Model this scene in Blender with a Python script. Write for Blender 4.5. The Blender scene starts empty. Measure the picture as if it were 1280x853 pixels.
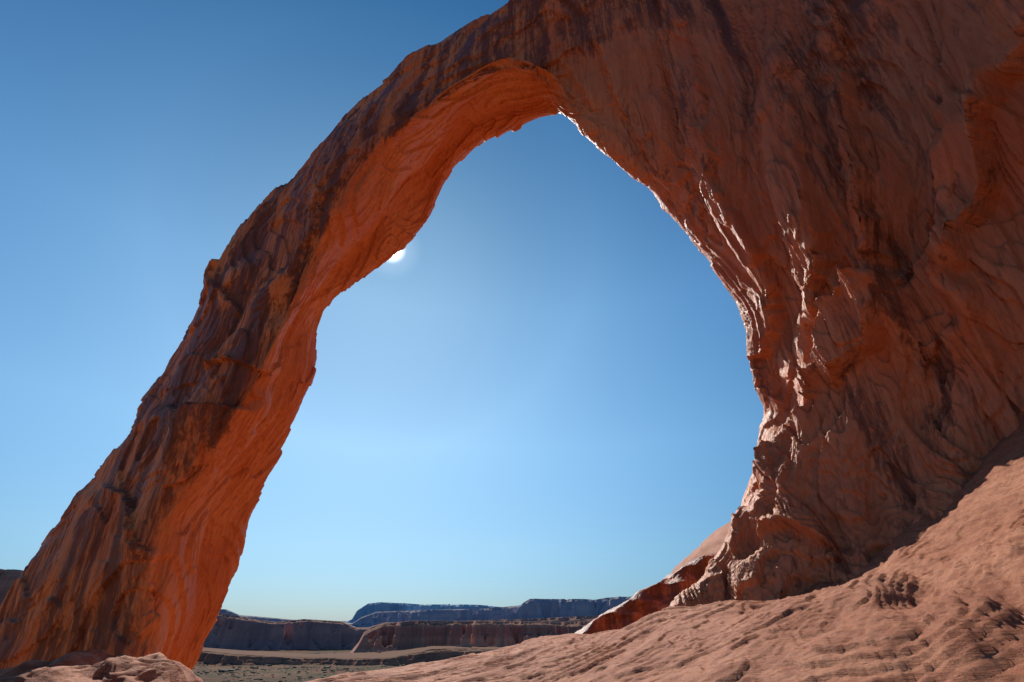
import bpy, math, numpy as np
from mathutils import Vector
rng=np.random.default_rng(7)
CAM=np.array([0,0,1.7]); F=604.0; PITCH=math.radians(30)
cp,sp=math.cos(PITCH),math.sin(PITCH)
def P(px,py,Y):
    x=(px-640)/F; y=(426.5-py)/F
    d=np.array([x,cp-y*sp,sp+y*cp]); return CAM+d*(Y/d[1])
def proj(V):
    d=V-CAM; f=d[:,1]*cp+d[:,2]*sp; u=-d[:,1]*sp+d[:,2]*cp; f=np.maximum(f,.1)
    return 640+F*d[:,0]/f, 426.5-F*u/f
SUN=np.array([-.248,.7715,.6635]); SUN/=np.linalg.norm(SUN)

# ---------------- numpy noise ----------------
def _h(ix,iy,iz,s):
    h=(ix*374761393+iy*668265263+iz*2147483647+s*974634777)&0xFFFFFFFF
    h=((h^(h>>13))*1274126177)&0xFFFFFFFF
    h=((h^(h>>16))*2246822519)&0xFFFFFFFF
    return (h^(h>>15))&0xFFFFFFFF
G=rng.normal(size=(256,3)); G/=np.linalg.norm(G,axis=1)[:,None]
def pn(p,s=0):
    i=np.floor(p).astype(np.int64); f=p-i; w=f*f*f*(f*(f*6-15)+10)
    r=0
    for a in (0,1):
        for b in (0,1):
            for c in (0,1):
                g=G[_h(i[:,0]+a,i[:,1]+b,i[:,2]+c,s)&255]
                d=g[:,0]*(f[:,0]-a)+g[:,1]*(f[:,1]-b)+g[:,2]*(f[:,2]-c)
                r=r+d*(w[:,0] if a else 1-w[:,0])*(w[:,1] if b else 1-w[:,1])*(w[:,2] if c else 1-w[:,2])
    return r*1.5
def fbm(p,o=4,s=0,g=.5):
    r=0;a=1
    for k in range(o): r=r+a*pn(p*(2.03**k)+k*17.3,s+k); a*=g
    return r
def ridged(p,o=3,s=0):
    r=0;a=1
    for k in range(o): r=r+a*(1-2*np.abs(pn(p*(2.1**k)+k*9.1,s+k))); a*=.5
    return r
def terr(n,k=.12,sh=.85):
    q=n/k; b=np.floor(q); f=q-b
    f=np.clip((f-sh)/(1-sh),0,1); return (b+f*f*(3-2*f))*k
def sc(p,a,b,c): return p*np.array([a,b,c])
def sstep(x,a,b):
    t=np.clip((x-a)/(b-a),0,1); return t*t*(3-2*t)

def gridmesh(name,V,nr,nc,mat,closed=False,attr=None,flip=False):
    r=np.arange(nr-1)[:,None]; c=np.arange(nc if closed else nc-1)[None,:]; c2=(c+1)%nc
    q=np.stack([r*nc+c,r*nc+c2,(r+1)*nc+c2,(r+1)*nc+c],-1).reshape(-1,4)
    if flip: q=q[:,::-1]
    me=bpy.data.meshes.new(name); n=len(q)
    me.vertices.add(len(V)); me.vertices.foreach_set('co',V.astype(np.float32).ravel())
    me.loops.add(n*4); me.loops.foreach_set('vertex_index',q.astype(np.int32).ravel())
    me.polygons.add(n); me.polygons.foreach_set('loop_start',np.arange(0,n*4,4,dtype=np.int32))
    me.polygons.foreach_set('use_smooth',np.ones(n,bool))
    me.update(calc_edges=True)
    if attr:
        for k,v in attr.items():
            at=me.attributes.new(k,'FLOAT','POINT'); at.data.foreach_set('value',np.asarray(v,dtype=np.float32).ravel())
    me.materials.append(mat); o=bpy.data.objects.new(name,me); bpy.context.collection.objects.link(o); return o
def normals(V,nr,nc,closed):
    A=V.reshape(nr,nc,3)
    dr=np.gradient(A,axis=0)
    dc=(np.roll(A,-1,1)-np.roll(A,1,1)) if closed else np.gradient(A,axis=1)
    n=np.cross(dr,dc); n/=np.linalg.norm(n,axis=2)[...,None]+1e-9
    return n.reshape(-1,3)

# ---------------- materials ----------------
class NT:
    def __init__(s,name):
        s.m=bpy.data.materials.new(name); s.m.use_nodes=True; s.t=s.m.node_tree; s.b=s.t.nodes['Principled BSDF']
        s.co=s.t.nodes.new('ShaderNodeTexCoord').outputs['Object']
    def n(s,t,**k):
        x=s.t.nodes.new(t)
        for a,b in k.items(): setattr(x,a,b)
        return x
    def l(s,a,b): s.t.links.new(a,b)
    def mp(s,scale,rot=(0,0,0)):
        m=s.n('ShaderNodeMapping'); m.inputs['Scale'].default_value=scale; m.inputs['Rotation'].default_value=rot; s.l(s.co,m.inputs['Vector']); return m.outputs[0]
    def noise(s,scale=(1,1,1),det=6,rough=.6,dist=0,rot=(0,0,0)):
        x=s.n('ShaderNodeTexNoise'); x.inputs['Scale'].default_value=1; x.inputs['Detail'].default_value=det
        x.inputs['Roughness'].default_value=rough; x.inputs['Distortion'].default_value=dist
        s.l(s.mp(scale,rot),x.inputs['Vector']); return x.outputs['Fac']
    def ramp(s,f,a,b,va=0,vb=1):
        x=s.n('ShaderNodeMapRange'); x.interpolation_type='SMOOTHSTEP'; s.l(f,x.inputs['Value'])
        for i,v in zip((1,2,3,4),(a,b,va,vb)): x.inputs[i].default_value=v
        return x.outputs[0]
    def mix(s,f,a,b,mode='MIX'):
        x=s.n('ShaderNodeMix',data_type='RGBA',blend_type=mode)
        if hasattr(f,'links'): s.l(f,x.inputs[0])
        else: x.inputs[0].default_value=f
        for v,i in ((a,6),(b,7)):
            if hasattr(v,'links'): s.l(v,x.inputs[i])
            else: x.inputs[i].default_value=(*v,1)
        return x.outputs[2]
    def math(s,op,a,b=0):
        x=s.n('ShaderNodeMath',operation=op)
        for v,i in ((a,0),(b,1)):
            if hasattr(v,'links'): s.l(v,x.inputs[i])
            else: x.inputs[i].default_value=v
        return x.outputs[0]
    def attr(s,name):
        return s.n('ShaderNodeAttribute',attribute_name=name).outputs['Fac']
    def bump(s,h,dist,strength=1,prev=None):
        x=s.n('ShaderNodeBump'); x.inputs['Distance'].default_value=dist; x.inputs['Strength'].default_value=strength
        s.l(h,x.inputs['Height'])
        if prev: s.l(prev,x.inputs['Normal'])
        return x.outputs[0]

def mat_arch():
    s=NT('sandstone_varnished')
    big=s.noise((.25,.25,.12),3); streak=s.noise((.9,.9,.055),6,.62,.3); fine=s.noise((3,3,2.2),6,.7)
    fs=s.noise((6,6,.20),5,.7,.2)
    c=s.mix(s.ramp(big,.35,.65),(.58,.175,.048),(.66,.25,.075))
    c=s.mix(s.ramp(fine,.5,.8,0,.45),c,(.64,.31,.13))
    c=s.mix(s.ramp(fs,.42,.68,0,.5),c,(.35,.085,.024))
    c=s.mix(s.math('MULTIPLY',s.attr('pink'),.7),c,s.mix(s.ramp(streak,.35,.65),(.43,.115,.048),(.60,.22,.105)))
    v=s.math('ADD',s.attr('varn_shade'),s.math('MULTIPLY',s.math('SUBTRACT',streak,.5),3.2))
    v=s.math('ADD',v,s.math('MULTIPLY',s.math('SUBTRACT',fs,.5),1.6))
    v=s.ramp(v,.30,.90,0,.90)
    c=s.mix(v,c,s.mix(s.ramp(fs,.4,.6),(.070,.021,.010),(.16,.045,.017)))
    s.l(c,s.b.inputs['Base Color']); s.b.inputs['Specular IOR Level'].default_value=.34
    s.l(s.math('SUBTRACT',s.ramp(fine,.3,.7,.48,.70),s.math('MULTIPLY',v,.08)),s.b.inputs['Roughness'])
    b=s.bump(s.noise((1.6,1.6,.16),6,.62,.15),.18,.8)
    b=s.bump(s.noise((5,5,.9),6,.7),.045,.8,b)
    b=s.bump(s.noise((12,12,6),5,.7),.02,.9,b)
    s.l(b,s.b.inputs['Normal']); return s.m
def mat_slick():
    s=NT('slickrock')
    big=s.noise((.3,.3,.6),4); fine=s.noise((6,6,11),7,.8); lay=s.noise((.30,2.6,9),7,.7,.15,(0,0,-.7))
    c=s.mix(s.ramp(big,.35,.65),(.40,.145,.070),(.50,.21,.112))
    c=s.mix(s.ramp(lay,.42,.60,0,.7),c,(.29,.088,.040))
    c=s.mix(s.ramp(fine,.52,.72,0,.5),c,(.55,.31,.19))
    c=s.mix(s.ramp(fine,.44,.34,0,.6),c,(.15,.052,.028))
    s.l(c,s.b.inputs['Base Color']); s.b.inputs['Roughness'].default_value=.8; s.b.inputs['Specular IOR Level'].default_value=.3
    b=s.bump(lay,.10,.8); b=s.bump(fine,.025,.9,b); b=s.bump(s.noise((2.5,14,30),5,.7,.1,(0,0,-.7)),.018,.8,b)
    s.l(b,s.b.inputs['Normal']); return s.m
def mat_mesa(name,a,b2,c3,zs,flat,k=1.0):
    s=NT(name)
    lay=s.noise((.002*k,.002*k,zs),6,.6,.3); st=s.noise((.03*k,.03*k,.01*k),6,.7)
    c=s.mix(s.ramp(lay,.4,.6),a,b2); c=s.mix(s.ramp(st,.42,.62,0,.6),c,c3)
    g=s.n('ShaderNodeNewGeometry'); sx=s.n('ShaderNodeSeparateXYZ'); s.l(g.outputs['Normal'],sx.inputs[0])
    c=s.mix(s.ramp(sx.outputs[2],.6,.9),c,flat)  # upward faces coloured darker to tone down sunlit benches
    s.l(c,s.b.inputs['Base Color']); s.b.inputs['Roughness'].default_value=1; s.b.inputs['Specular IOR Level'].default_value=.1
    return s.m
def mat_floor():
    s=NT('desert_floor')
    a=s.noise((.006,.014,.006),6,.65); d=s.noise((.12,.12,.12),5,.8); e=s.noise((.015,.03,.02),5,.6)
    c=s.mix(s.ramp(a,.4,.62),(.115,.050,.030),(.17,.088,.052))
    c=s.mix(s.ramp(e,.5,.6,0,.65),c,(.060,.062,.030))
    c=s.mix(s.ramp(d,.46,.60,0,.8),c,(.045,.040,.024)); s.l(c,s.b.inputs['Base Color']); s.b.inputs['Roughness'].default_value=1
    s.b.inputs['Specular IOR Level'].default_value=.1
    return s.m
def mat_plain(name,col):
    s=NT(name); c=s.mix(s.ramp(s.noise((.4,.4,.4)),.35,.65),col,tuple(x*.55 for x in col)); s.l(c,s.b.inputs['Base Color']); s.b.inputs['Roughness'].default_value=.9; return s.m
MA=mat_arch(); MS=mat_slick()

# ---------------- arch ----------------
L=[ # A, B, C, YA,YB,YC
((-330,1250),(20,1230),(90,1220),29,26,32),
((-150,1000),(110,1000),(170,1000),29,26,32),
((-20,800),(175,835),(232,845),29,25,31.5),
((28,725),(188,745),(287,738),28.5,24.5,31),
((85,640),(205,655),(303,652),28,24,30.5),
((130,570),(245,590),(328,597),27.5,23.5,30),
((175,510),(290,525),(360,532),27,22.5,29),
((215,450),(325,470),(385,480),26.5,22,28.5),
((255,385),(350,415),(405,412),26,21.5,28),
((288,320),(382,350),(445,360),25,20.8,27),
((315,270),(405,290),(498,314),24.5,20.2,26.5),
((352,232),(430,245),(535,276),24,19.7,26),
((400,180),(455,205),(562,222),23,19.3,25),
((457,120),(510,152),(600,185),22,18.5,24),
((522,70),(570,110),(645,157),20.5,17.8,22.5),
((592,25),(635,80),(701,142),19,16.6,20.5),
]
R=[ # C, YC, A, YA
((742,175),18.6,(690,-40),17),
((792,222),17.8,(860,-190),12),
((853,284),17.2,(1130,-250),6.2),
((905,344),16.8,(1480,-200),3.6),
((943,400),16.6,(1750,0),4.1),
((960,455),16.6,(1800,200),4.9),
((963,505),16.7,(1800,350),5.7),
((952,560),16.8,(1800,450),6.1),
((933,620),17,(1800,520),6.3),
((910,678),17,(1800,565),6.4),
((878,725),17,(1800,620),6.4),
((835,770),17,(1800,720),6.4),
((790,850),17,(1800,850),6.4),
]
PUSH=[0,.8,1.8,2.6,3.0,3.0,2.8,2.4,1.6,.8,0,0,0]
S=[];pink=[]
def mid(a,b,t): return (a[0]*(1-t)+b[0]*t,a[1]*(1-t)+b[1]*t)
for A,B,C,ya,yb,yc in L:
    S.append([P(*A,ya),P(*mid(A,B,.5),(ya+yb)/2-.7),P(*B,yb),P(*mid(B,C,.55),(yb+yc)/2+.8),P(*C,yc),
              P(*mid(C,A,.2),yc+3.5),P(*mid(C,A,.6),yc+5),P(*mid(C,A,.9),ya+3.5)]); pink.append(0)
for k,(C,yc,A,ya) in enumerate(R):
    a,c=P(*A,ya),P(*C,yc); w=min(1,k/3)
    c2=P(*C,yc+PUSH[k])
    def lp(t): return a*(1-t)+c*t
    bul=np.array([.9,.3,0])*w
    U=lp(.88)+np.array([.1,-.2,0])+(c2-c)*.35
    D=P(C[0]+70,C[1],yc+4+PUSH[k]) if k>0 else P(*mid(C,A,.2),yc+3.5)
    off=np.array([5+8*w,10-2*w,2])
    S.append([a,lp(.33)+bul,lp(.62)+bul,U,c2,D,D*.55+a*.45+off,a+off*np.array([1,.6,1])]); pink.append(min(1,(k+1)/3))
S=np.array(S); nS=len(S); nP=8
seg=[120,140,130,80,40,10,14,20]; rows_per=46
def cr(p0,p1,p2,p3,t):
    t2=t*t;t3=t2*t
    return .5*((2*p1)+(-p0+p2)*t+(2*p0-5*p1+4*p2-p3)*t2+(-p0+3*p1-3*p2+p3)*t3)
rows=[];pk=[];SI=[]
for i in range(nS-1):
    i0=max(i-1,0);i3=min(i+2,nS-1)
    for t in np.arange(rows_per)/rows_per:
        rows.append(cr(S[i0],S[i],S[i+1],S[i3],t)); pk.append(pink[i]*(1-t)+pink[i+1]*t); SI.append(i+t)
rows=np.array(rows); cols=[];T=[]
for j in range(nP):
    for t in np.arange(seg[j])/seg[j]:
        cols.append(cr(rows[:,(j-1)%nP],rows[:,j],rows[:,(j+1)%nP],rows[:,(j+2)%nP],t)); T.append(j+t)
V=np.stack(cols,1); nr,nc=V.shape[:2]
dl=np.linalg.norm(np.diff(S[:,2],axis=0),axis=1)
spos=np.interp(np.array(SI),np.arange(nS),np.concatenate([[0],np.cumsum(dl)]))
V=V.reshape(-1,3); pk=np.repeat(np.array(pk),nc); Tt=np.tile(np.array(T),nr); Sp=np.repeat(spos,nc)
ang=Tt/8*2*np.pi
GR=np.stack([np.cos(ang)*3.2,np.sin(ang)*3.2,Sp],1)
N=normals(V,nr,nc,True)
cen=np.repeat(V.reshape(nr,nc,3).mean(1),nc,0)
flip=False
if ((V-cen)*N).sum(1).mean()<0: N=-N; flip=True
wob=np.stack([fbm(V*.12,2,50+k) for k in range(3)],1)
wp=V+wob*1.0; gp=GR+wob*1.0
def both(fn,a,b,o,s):
    bs=b+.10*a   # the span is less strictly fluted than the wall
    return fn(sc(gp,a,a,bs),o,s)*(1-pk)+fn(sc(wp,a,a,b),o,s)*pk
d=.34*fbm(sc(wp,.16,.16,.08),2,1)
d+=.74*terr(both(fbm,.33,.065,2,5),.26,.95)
d+=(.36+.08*pk)*terr(both(fbm,.75,.075,2,13),.22,.94)
d+=.05*both(fbm,1.3,.09,3,9)
d+=.06*terr(both(fbm,1.7,.22,2,17),.24,.9)
edge=np.exp(-((Tt-4)/.55)**2)*pk
d=d*(1-.78*edge)
PX,PY=proj(V); frontm=(Tt<4.05)
def ledge(pl,amp,w):
    pl=np.array(pl,float); best=np.full(len(V),1e9); sd=np.zeros(len(V)); 
    for a,b in zip(pl[:-1],pl[1:]):
        ab=b-a; t=np.clip(((PX-a[0])*ab[0]+(PY-a[1])*ab[1])/(ab@ab),0,1)
        dx=PX-a[0]-t*ab[0]; dy=PY-a[1]-t*ab[1]; dd=np.hypot(dx,dy); s_=np.sign(ab[0]*dy-ab[1]*dx)
        m=dd<best; best=np.where(m,dd,best); sd=np.where(m,s_*dd,sd)
    e=np.minimum(np.hypot(PX-pl[0,0],PY-pl[0,1]),np.hypot(PX-pl[-1,0],PY-pl[-1,1]))
    s2=sd*(1 if amp>0 else -1)
    prof=sstep(s2,-2,2)*np.exp(-np.clip(s2,0,None)/w)
    return abs(amp)*prof*sstep(e,0,30)*frontm
jit=fbm(V*.8,3,301)*8; PX=PX+jit; PY=PY+jit*.5
for pl,amp,w in [
 ([(900,165),(918,235),(955,300),(985,365),(985,420),(968,470),(975,520)],-.7,60),
 ([(1062,80),(1070,150),(1098,215),(1120,290),(1135,340)],-1.3,65),
 ([(1010,120),(1035,220),(1062,330),(1055,400),(1050,430)],-.9,50),
 ([(1145,345),(1100,372),(1070,395),(1060,440),(1040,480),(1030,520),(975,575),(950,630)],1.0,70),
 ([(825,30),(835,90),(862,160),(880,240)],.8,50),
 ([(1262,110),(1240,170),(1248,230),(1232,300),(1240,360)],-1.0,70),
 ([(1180,170),(1185,260),(1210,330),(1205,400)],.7,60),
 ([(1140,380),(1120,440),(1085,470),(1050,500)],-.8,50),
 ([(960,120),(975,200),(1010,300),(1020,380)],.6,50),
 ([(740,40),(765,120),(800,190),(845,260)],.5,40),
 ([(690,30),(715,90),(745,150)],.4,30),
 ([(940,690),(985,668),(1040,690),(1055,712)],.5,25),
]: 
    d+=ledge(pl,-amp,w)*(1-.6*edge)
for pl,amp,w in [
 ([(290,300),(275,350),(300,390),(290,440)],.5,35),
 ([(200,500),(240,520),(310,505),(330,480)],.6,40),
 ([(120,600),(165,620),(190,690),(185,800)],.5,40),
 ([(255,470),(300,455),(345,470)],-.5,30),
 ([(420,200),(400,250),(370,330),(350,390)],.3,30),
]: d+=ledge(pl,amp,w)*(pk<.5)
V2=V+N*d[:,None]
N2=normals(V2,nr,nc,True)*(-1 if flip else 1)
dd=.02*fbm(sc(V2,5,5,1.8),3,31,.6)+.04*terr(both(fbm,3.2,.5,2,37),.3,.88)
V2=V2+N2*dd[:,None]
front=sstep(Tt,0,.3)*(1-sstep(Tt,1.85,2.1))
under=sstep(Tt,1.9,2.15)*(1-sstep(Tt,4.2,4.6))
varn_shade=(.68*front-.2*under+.5*(1-front-under).clip(0,1))*(1-pk)+pk*(.28+.24*sstep(V[:,2],13,24)-.1*under)  # varnish, plus shaded front darkened and bounce-lit underside lightened in the colour
gridmesh('sandstone_arch',V2,nr,nc,MA,True,{'varn_shade':varn_shade,'pink':pk},flip)

# ---------------- slickrock ground ----------------
def bench(x,y):
    h=np.where(x>0,.25*x+.01*x*x,.07*x)+.05*y
    h=np.where(x>16,.25*16+2.56+.5*(x-16)+.05*y,h)
    h=h+.3*np.exp(-(x+.5)**2/40-(y-16.5)**2/40)
    h=h-1.25*np.exp(-(x-6.5)**2/9-(y-19.5)**2/22)
    q=(x+4.5)*-.656+(y-14)*.755
    q=q+.6*np.sin(x*.35+y*.2)*sstep(q,0,10)
    h=h-9*sstep(q,-4.5+3.2*sstep(-x,-4.5,0),18)
    h=h-40*sstep(q,34,110)-4*sstep(-y,30,90)
    return h,q
nx,ny=900,900
u=np.linspace(-1,1,nx); xs=4+3.0*np.sinh(u*4.6)
v=np.linspace(-1,1,ny); ys=9+3.0*np.sinh(v*4.6)
X,Y=np.meshgrid(xs,ys); X=X.ravel();Y=Y.ravel()
h,q=bench(X,Y); q3=np.stack([X,Y,h],1)
r=np.hypot(X-3,Y-10); 
a=.7; wx=fbm(q3*.15,2,60)*1.2; Xr=X*math.cos(a)+Y*math.sin(a)+wx; Yr=-X*math.sin(a)+Y*math.cos(a)+wx
pr=np.stack([Xr*.10,Yr*.55,h*.8],1)
dz=.25*fbm(q3*np.array([.15,.15,.2]),2,61)
dz+=.24*terr(fbm(pr,3,63,.4),.16,.95)
dz+=.09*terr(fbm(pr*np.array([1.5,2.2,2])+5,3,67,.45),.2,.94)
dz+=.03*terr(fbm(pr*np.array([2,5,4])+2,4,68,.5),.3,.92)
dz+=.012*fbm(pr*np.array([5,14,9]),4,69,.65)
near=sstep(np.hypot(X,Y),0,3)
foot=-np.exp(-((X-8.6)**2/6+(Y-13.5)**2/14))*.75
foot+=.5*np.exp(-((X-13)**2/5+(Y-10)**2/20))
Z=h+dz*(.3+.7*near)+foot+sstep(r,40,120)*4*fbm(q3*.03,3,73)
gridmesh('slickrock_ground',np.stack([X,Y,Z],1),ny,nx,MS)

n=240; u=np.linspace(-1,1,n); g=900*np.sinh(u*4)/1.0
X,Y=np.meshgrid(g,g); X=X.ravel();Y=Y.ravel()
Z=-44+3*fbm(np.stack([X*.004,Y*.004,X*0],1),3,81)
gridmesh('desert_ground',np.stack([X,Y,Z],1),n,n,mat_floor())

# ---------------- mesas: terraced heightfields ----------------
def mesa(name,pts,Yd,mat,W,seed,nu=900,nv=240,zb=-47,st=2.6):
    q=np.array([P(px,py,Yd) for px,py in pts]); azs=q[:,0]/q[:,1]; top=q[:,2]
    a=np.linspace(azs[0],azs[-1],nu); yy=np.linspace(Yd-W*1.1,Yd+W*1.1,nv)
    A_,Yy=np.meshgrid(a,yy); X=(A_*Yy).ravel(); Yy=Yy.ravel(); tp=np.interp(A_.ravel(),azs,top)
    p=np.stack([X/W,Yy/W,X*0+seed*3.7],1)
    f=((Yy-Yd)/W+.55*fbm(p*.8,3,400+seed)+.20*ridged(p*2.4,3,420+seed))*st+.10*fbm(p*9,2,440+seed)+.7
    f+=.25*fbm(p*np.array([1.5,1.5,1]),2,480+seed)
    g=np.interp(f,[0,.50,.54,.66,.70,1.0,1.04,3],[0,.42,.62,.68,.90,.96,1,1.0])
    und=1+.06*fbm(p*1.5,2,460+seed)*(g<.99)
    Z=zb+(tp-zb)*g*und
    gridmesh(name,np.stack([X,Yy,Z],1),nv,nu,mat)
mf=mat_mesa('mesa_far_hazed',(.34,.46,.60),(.38,.50,.62),(.31,.42,.56),.01,(.30,.38,.47),.3)  # blue distance haze painted into the rock colour
mm=mat_mesa('mesa_mid_hazed',(.38,.35,.43),(.48,.42,.48),(.29,.29,.37),.03,(.25,.23,.25),.5)  # paler bluish rock: aerial haze mixed into the base colour
mn=mat_mesa('mesa_near_rock',(.44,.19,.14),(.58,.29,.20),(.28,.14,.12),.10,(.19,.10,.07))
ml=mat_mesa('mesa_left_rock',(.40,.22,.20),(.52,.29,.24),(.27,.17,.18),.07,(.18,.10,.08))
mt=mat_mesa('mesa_toe_rock',(.34,.15,.10),(.45,.20,.13),(.20,.10,.08),.2,(.16,.085,.055))
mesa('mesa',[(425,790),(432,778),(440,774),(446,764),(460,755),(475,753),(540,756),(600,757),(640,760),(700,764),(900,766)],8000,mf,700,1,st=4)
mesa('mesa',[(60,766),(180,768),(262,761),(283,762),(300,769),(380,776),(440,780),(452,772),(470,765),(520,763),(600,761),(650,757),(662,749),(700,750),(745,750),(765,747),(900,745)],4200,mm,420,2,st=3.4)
mesa('canyon_cliff',[(60,768),(200,768),(262,764),(285,768),(310,773),(345,778),(380,774),(425,777),(446,786),(460,786),(480,779),(560,777),(640,775),(740,770),(900,770)],1050,ml,130,3,st=2.6)
mesa('canyon_cliff',[(436,822),(448,806),(455,792),(480,780),(520,776),(600,777),(700,778),(760,776),(900,775)],820,mn,90,4,st=2.2)
mesa('canyon_ledge',[(100,812),(230,812),(300,818),(340,820),(380,823),(430,822),(480,820),(540,812),(620,812),(900,810)],700,mt,80,6,st=2.2)
mesa('canyon_cliff',[(-300,690),(-200,700),(-60,708),(20,713),(44,716),(52,735),(70,760)],600,mn,60,5,400,200)

# ---------------- rock dome behind abutment ----------------
nu,nv=260,200
pp=[(700,815),(725,790),(752,770),(790,747),(830,722),(870,699),(905,686),(960,676),(1040,690)]
W=np.array([P(px,py,40) for px,py in pp]); xs=np.linspace(W[0,0]-3,W[-1,0]+8,nu)
tp=np.interp(xs,W[:,0],W[:,2]); tp=np.where(xs<W[0,0],W[0,2]-(W[0,0]-xs)*1.2,tp)
vv=np.linspace(-1,1,nv); X=np.tile(xs,nv); Tp=np.tile(tp,nv); Vv=np.repeat(vv,nu)
Z=-10+(Tp+10)*(1-np.abs(Vv)**np.where(Vv<0,1.5,2.0)); Y=40+np.where(Vv<0,5.0,16)*Vv
q3=np.stack([X,Y,Z],1)
Y=Y-1.0*fbm(q3*np.array([.25,.25,.2]),3,115)-.5*terr(fbm(q3*np.array([.3,.3,1.0]),3,116),.2,.8)
Z=Z+.25*terr(fbm(q3*np.array([.3,.3,.8]),3,111),.2,.8)+.08*fbm(q3*1.2,3,113)
gridmesh('slickrock_dome',np.stack([X,Y,Z],1),nv,nu,MA,False,{'varn_shade':X*0+.75,'pink':X*0+1.0})

def boulder(name,c,r,seed):
    nu,nv=160,110
    th=np.linspace(0,2*np.pi,nu,endpoint=False); ph=np.linspace(.02,np.pi-.02,nv)
    T_,Ph=np.meshgrid(th,ph); d=np.stack([np.sin(Ph)*np.cos(T_),np.sin(Ph)*np.sin(T_),np.cos(Ph)],-1).reshape(-1,3)
    d=np.sign(d)*np.abs(d)**.8
    k=1+.14*fbm(d*1.3+seed,3,seed)+.12*terr(fbm(d*2.0+seed,2,seed+3),.25,.88)
    gridmesh(name,d*k[:,None]*np.array(r)+c,nv,nu,MS,True)
boulder('sandstone_boulder',np.array([-6.35,9.3,.12]),(.95,2.0,1.0),201)
boulder('sandstone_boulder',np.array([-7.9,10.3,.15]),(.75,1.8,.95),207)

import bmesh
bm=bmesh.new(); bmesh.ops.create_icosphere(bm,subdivisions=1,radius=1); bv=np.array([v.co[:] for v in bm.verts]); bf=np.array([[v.index for v in f.verts] for f in bm.faces]); bm.free()
ns=9000; sx=rng.uniform(-480,150,ns); sy=rng.uniform(230,900,ns)
keep=fbm(np.stack([sx*.02,sy*.02,sx*0],1),3,150)+rng.uniform(-.4,.4,ns)>0; sx=sx[keep];sy=sy[keep];ns=len(sx); rr=.4+rng.exponential(.5,ns)
VV=[];FF=[]
for i in range(ns):
    vv=bv*(1+rng.uniform(-.35,.35,(len(bv),1)))*rr[i]*np.array([1.3,1.3,.7])+np.array([sx[i],sy[i],-43.8]); FF.append(bf+len(bv)*i); VV.append(vv)
VV=np.concatenate(VV); VV[:,2]+=3*fbm(np.stack([VV[:,0]*.004,VV[:,1]*.004,VV[:,0]*0],1),3,81)
me=bpy.data.meshes.new('desert_shrubs'); me.from_pydata(VV.tolist(),[],np.concatenate(FF).tolist()); me.materials.append(mat_plain('scrub',(.055,.060,.032)))
bpy.context.collection.objects.link(bpy.data.objects.new('desert_shrubs',me))

# ---------------- light ----------------
el=math.asin(SUN[2]); az=math.atan2(SUN[0],SUN[1])
sl=bpy.data.lights.new('sun','SUN'); sl.energy=5; sl.angle=math.radians(.53); sl.color=(1,.93,.84)
so=bpy.data.objects.new('sun',sl); bpy.context.collection.objects.link(so); so.rotation_euler=Vector(SUN).to_track_quat('Z','Y').to_euler()
w=bpy.data.worlds.new('World'); bpy.context.scene.world=w; w.use_nodes=True; t=w.node_tree
bg=t.nodes['Background']; sky=t.nodes.new('ShaderNodeTexSky'); sky.sky_type='NISHITA'; sky.sun_disc=False
sky.sun_elevation=el; sky.sun_rotation=az; sky.altitude=1200; sky.dust_density=.6; sky.air_density=1.0; sky.ozone_density=1.5
bg.inputs[1].default_value=.08
tc=t.nodes.new('ShaderNodeTexCoord'); dp=t.nodes.new('ShaderNodeVectorMath'); dp.operation='DOT_PRODUCT'
t.links.new(tc.outputs['Generated'],dp.inputs[0]); dp.inputs[1].default_value=tuple(SUN)
ac=t.nodes.new('ShaderNodeMath'); ac.operation='ARCCOSINE'; t.links.new(dp.outputs['Value'],ac.inputs[0])
def mr(a,b,va,vb,kind='SMOOTHSTEP'):
    x=t.nodes.new('ShaderNodeMapRange'); x.interpolation_type=kind; t.links.new(ac.outputs[0],x.inputs[0])
    for i,vv in zip((1,2,3,4),(a,b,va,vb)): x.inputs[i].default_value=vv
    return x.outputs[0]
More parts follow.
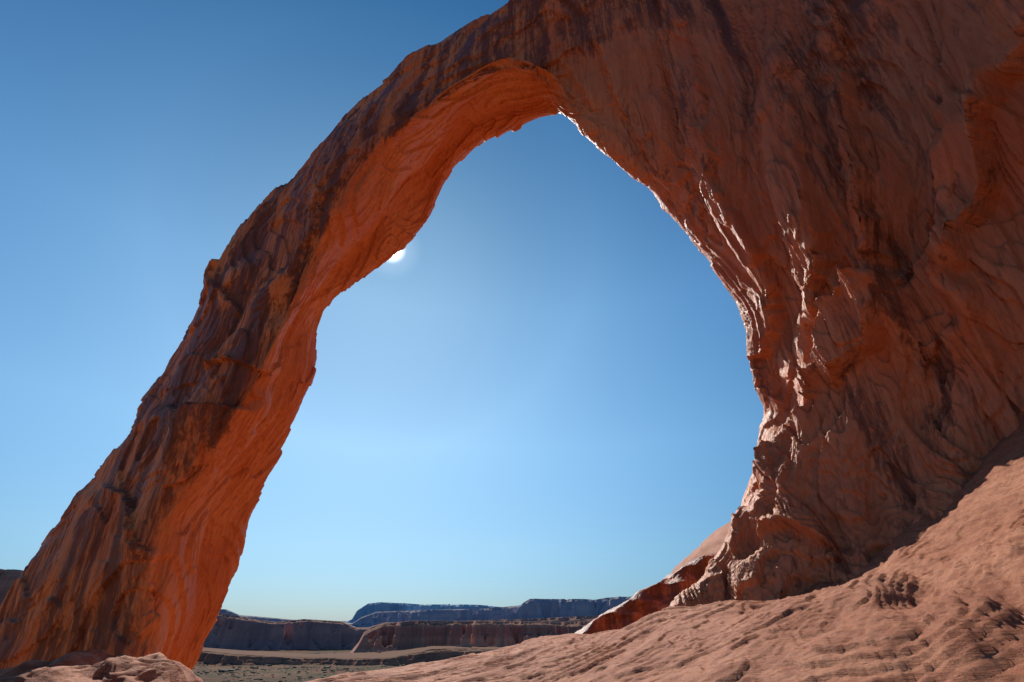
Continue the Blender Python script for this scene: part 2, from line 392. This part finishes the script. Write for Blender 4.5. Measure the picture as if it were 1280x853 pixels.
def ad(a,b):
    x=t.nodes.new('ShaderNodeMath'); x.operation='ADD'; t.links.new(a,x.inputs[0]); t.links.new(b,x.inputs[1]); return x.outputs[0]
def vm(op,a,b):
    x=t.nodes.new('ShaderNodeVectorMath'); x.operation=op; t.links.new(a,x.inputs[0]); t.links.new(b,x.inputs[1]); return x.outputs[0]
def cramp(fac,stops):
    x=t.nodes.new('ShaderNodeValToRGB'); t.links.new(fac,x.inputs[0]); e=x.color_ramp.elements
    while len(e)<len(stops): e.new(.5)
    for el_,(p,c) in zip(e,stops): el_.position=p; el_.color=(*[v/2 for v in c],1)
    return x.outputs[0]
sep=t.nodes.new('ShaderNodeSeparateXYZ'); t.links.new(tc.outputs['Generated'],sep.inputs[0])
elr=cramp(sep.outputs[2],[(0,(.66,.76,1.04)),(.12,(1.12,1.22,1.26)),(.3,(1.42,1.68,1.64)),(.55,(1.2,1.7,1.78)),(.9,(.45,1.05,1.38))])
anr=cramp(ac.outputs[0],[(.0,(.9,1.05,1.2)),(.2,(1.25,1.38,1.45)),(.4,(1.55,1.68,1.68)),(.65,(1.2,1.47,1.58)),(1.0,(.65,1.05,1.28))])
col=vm('MULTIPLY',vm('MULTIPLY',sky.outputs[0],elr),anr)
sc2=t.nodes.new('ShaderNodeVectorMath'); sc2.operation='SCALE'; t.links.new(col,sc2.inputs[0]); sc2.inputs['Scale'].default_value=2.35
D=ad(ad(mr(.011,.015,250,0),mr(.012,.030,14,0)),mr(.018,.065,1.6,0))
cmb=t.nodes.new('ShaderNodeCombineColor')
for i in range(3): t.links.new(D,cmb.inputs[i])
t.links.new(vm('ADD',sc2.outputs[0],cmb.outputs[0]),bg.inputs[0])

cd=bpy.data.cameras.new('camera'); cd.sensor_width=36; cd.lens=F/1280*36; cd.clip_end=60000; cd.clip_start=.05
c=bpy.data.objects.new('camera',cd); bpy.context.collection.objects.link(c); c.location=CAM; c.rotation_euler=(math.radians(120),0,0)
sc_=bpy.context.scene; sc_.camera=c; sc_.view_settings.view_transform='Standard'; sc_.view_settings.look='None'; sc_.view_settings.exposure=0
print('arch',nr,nc)
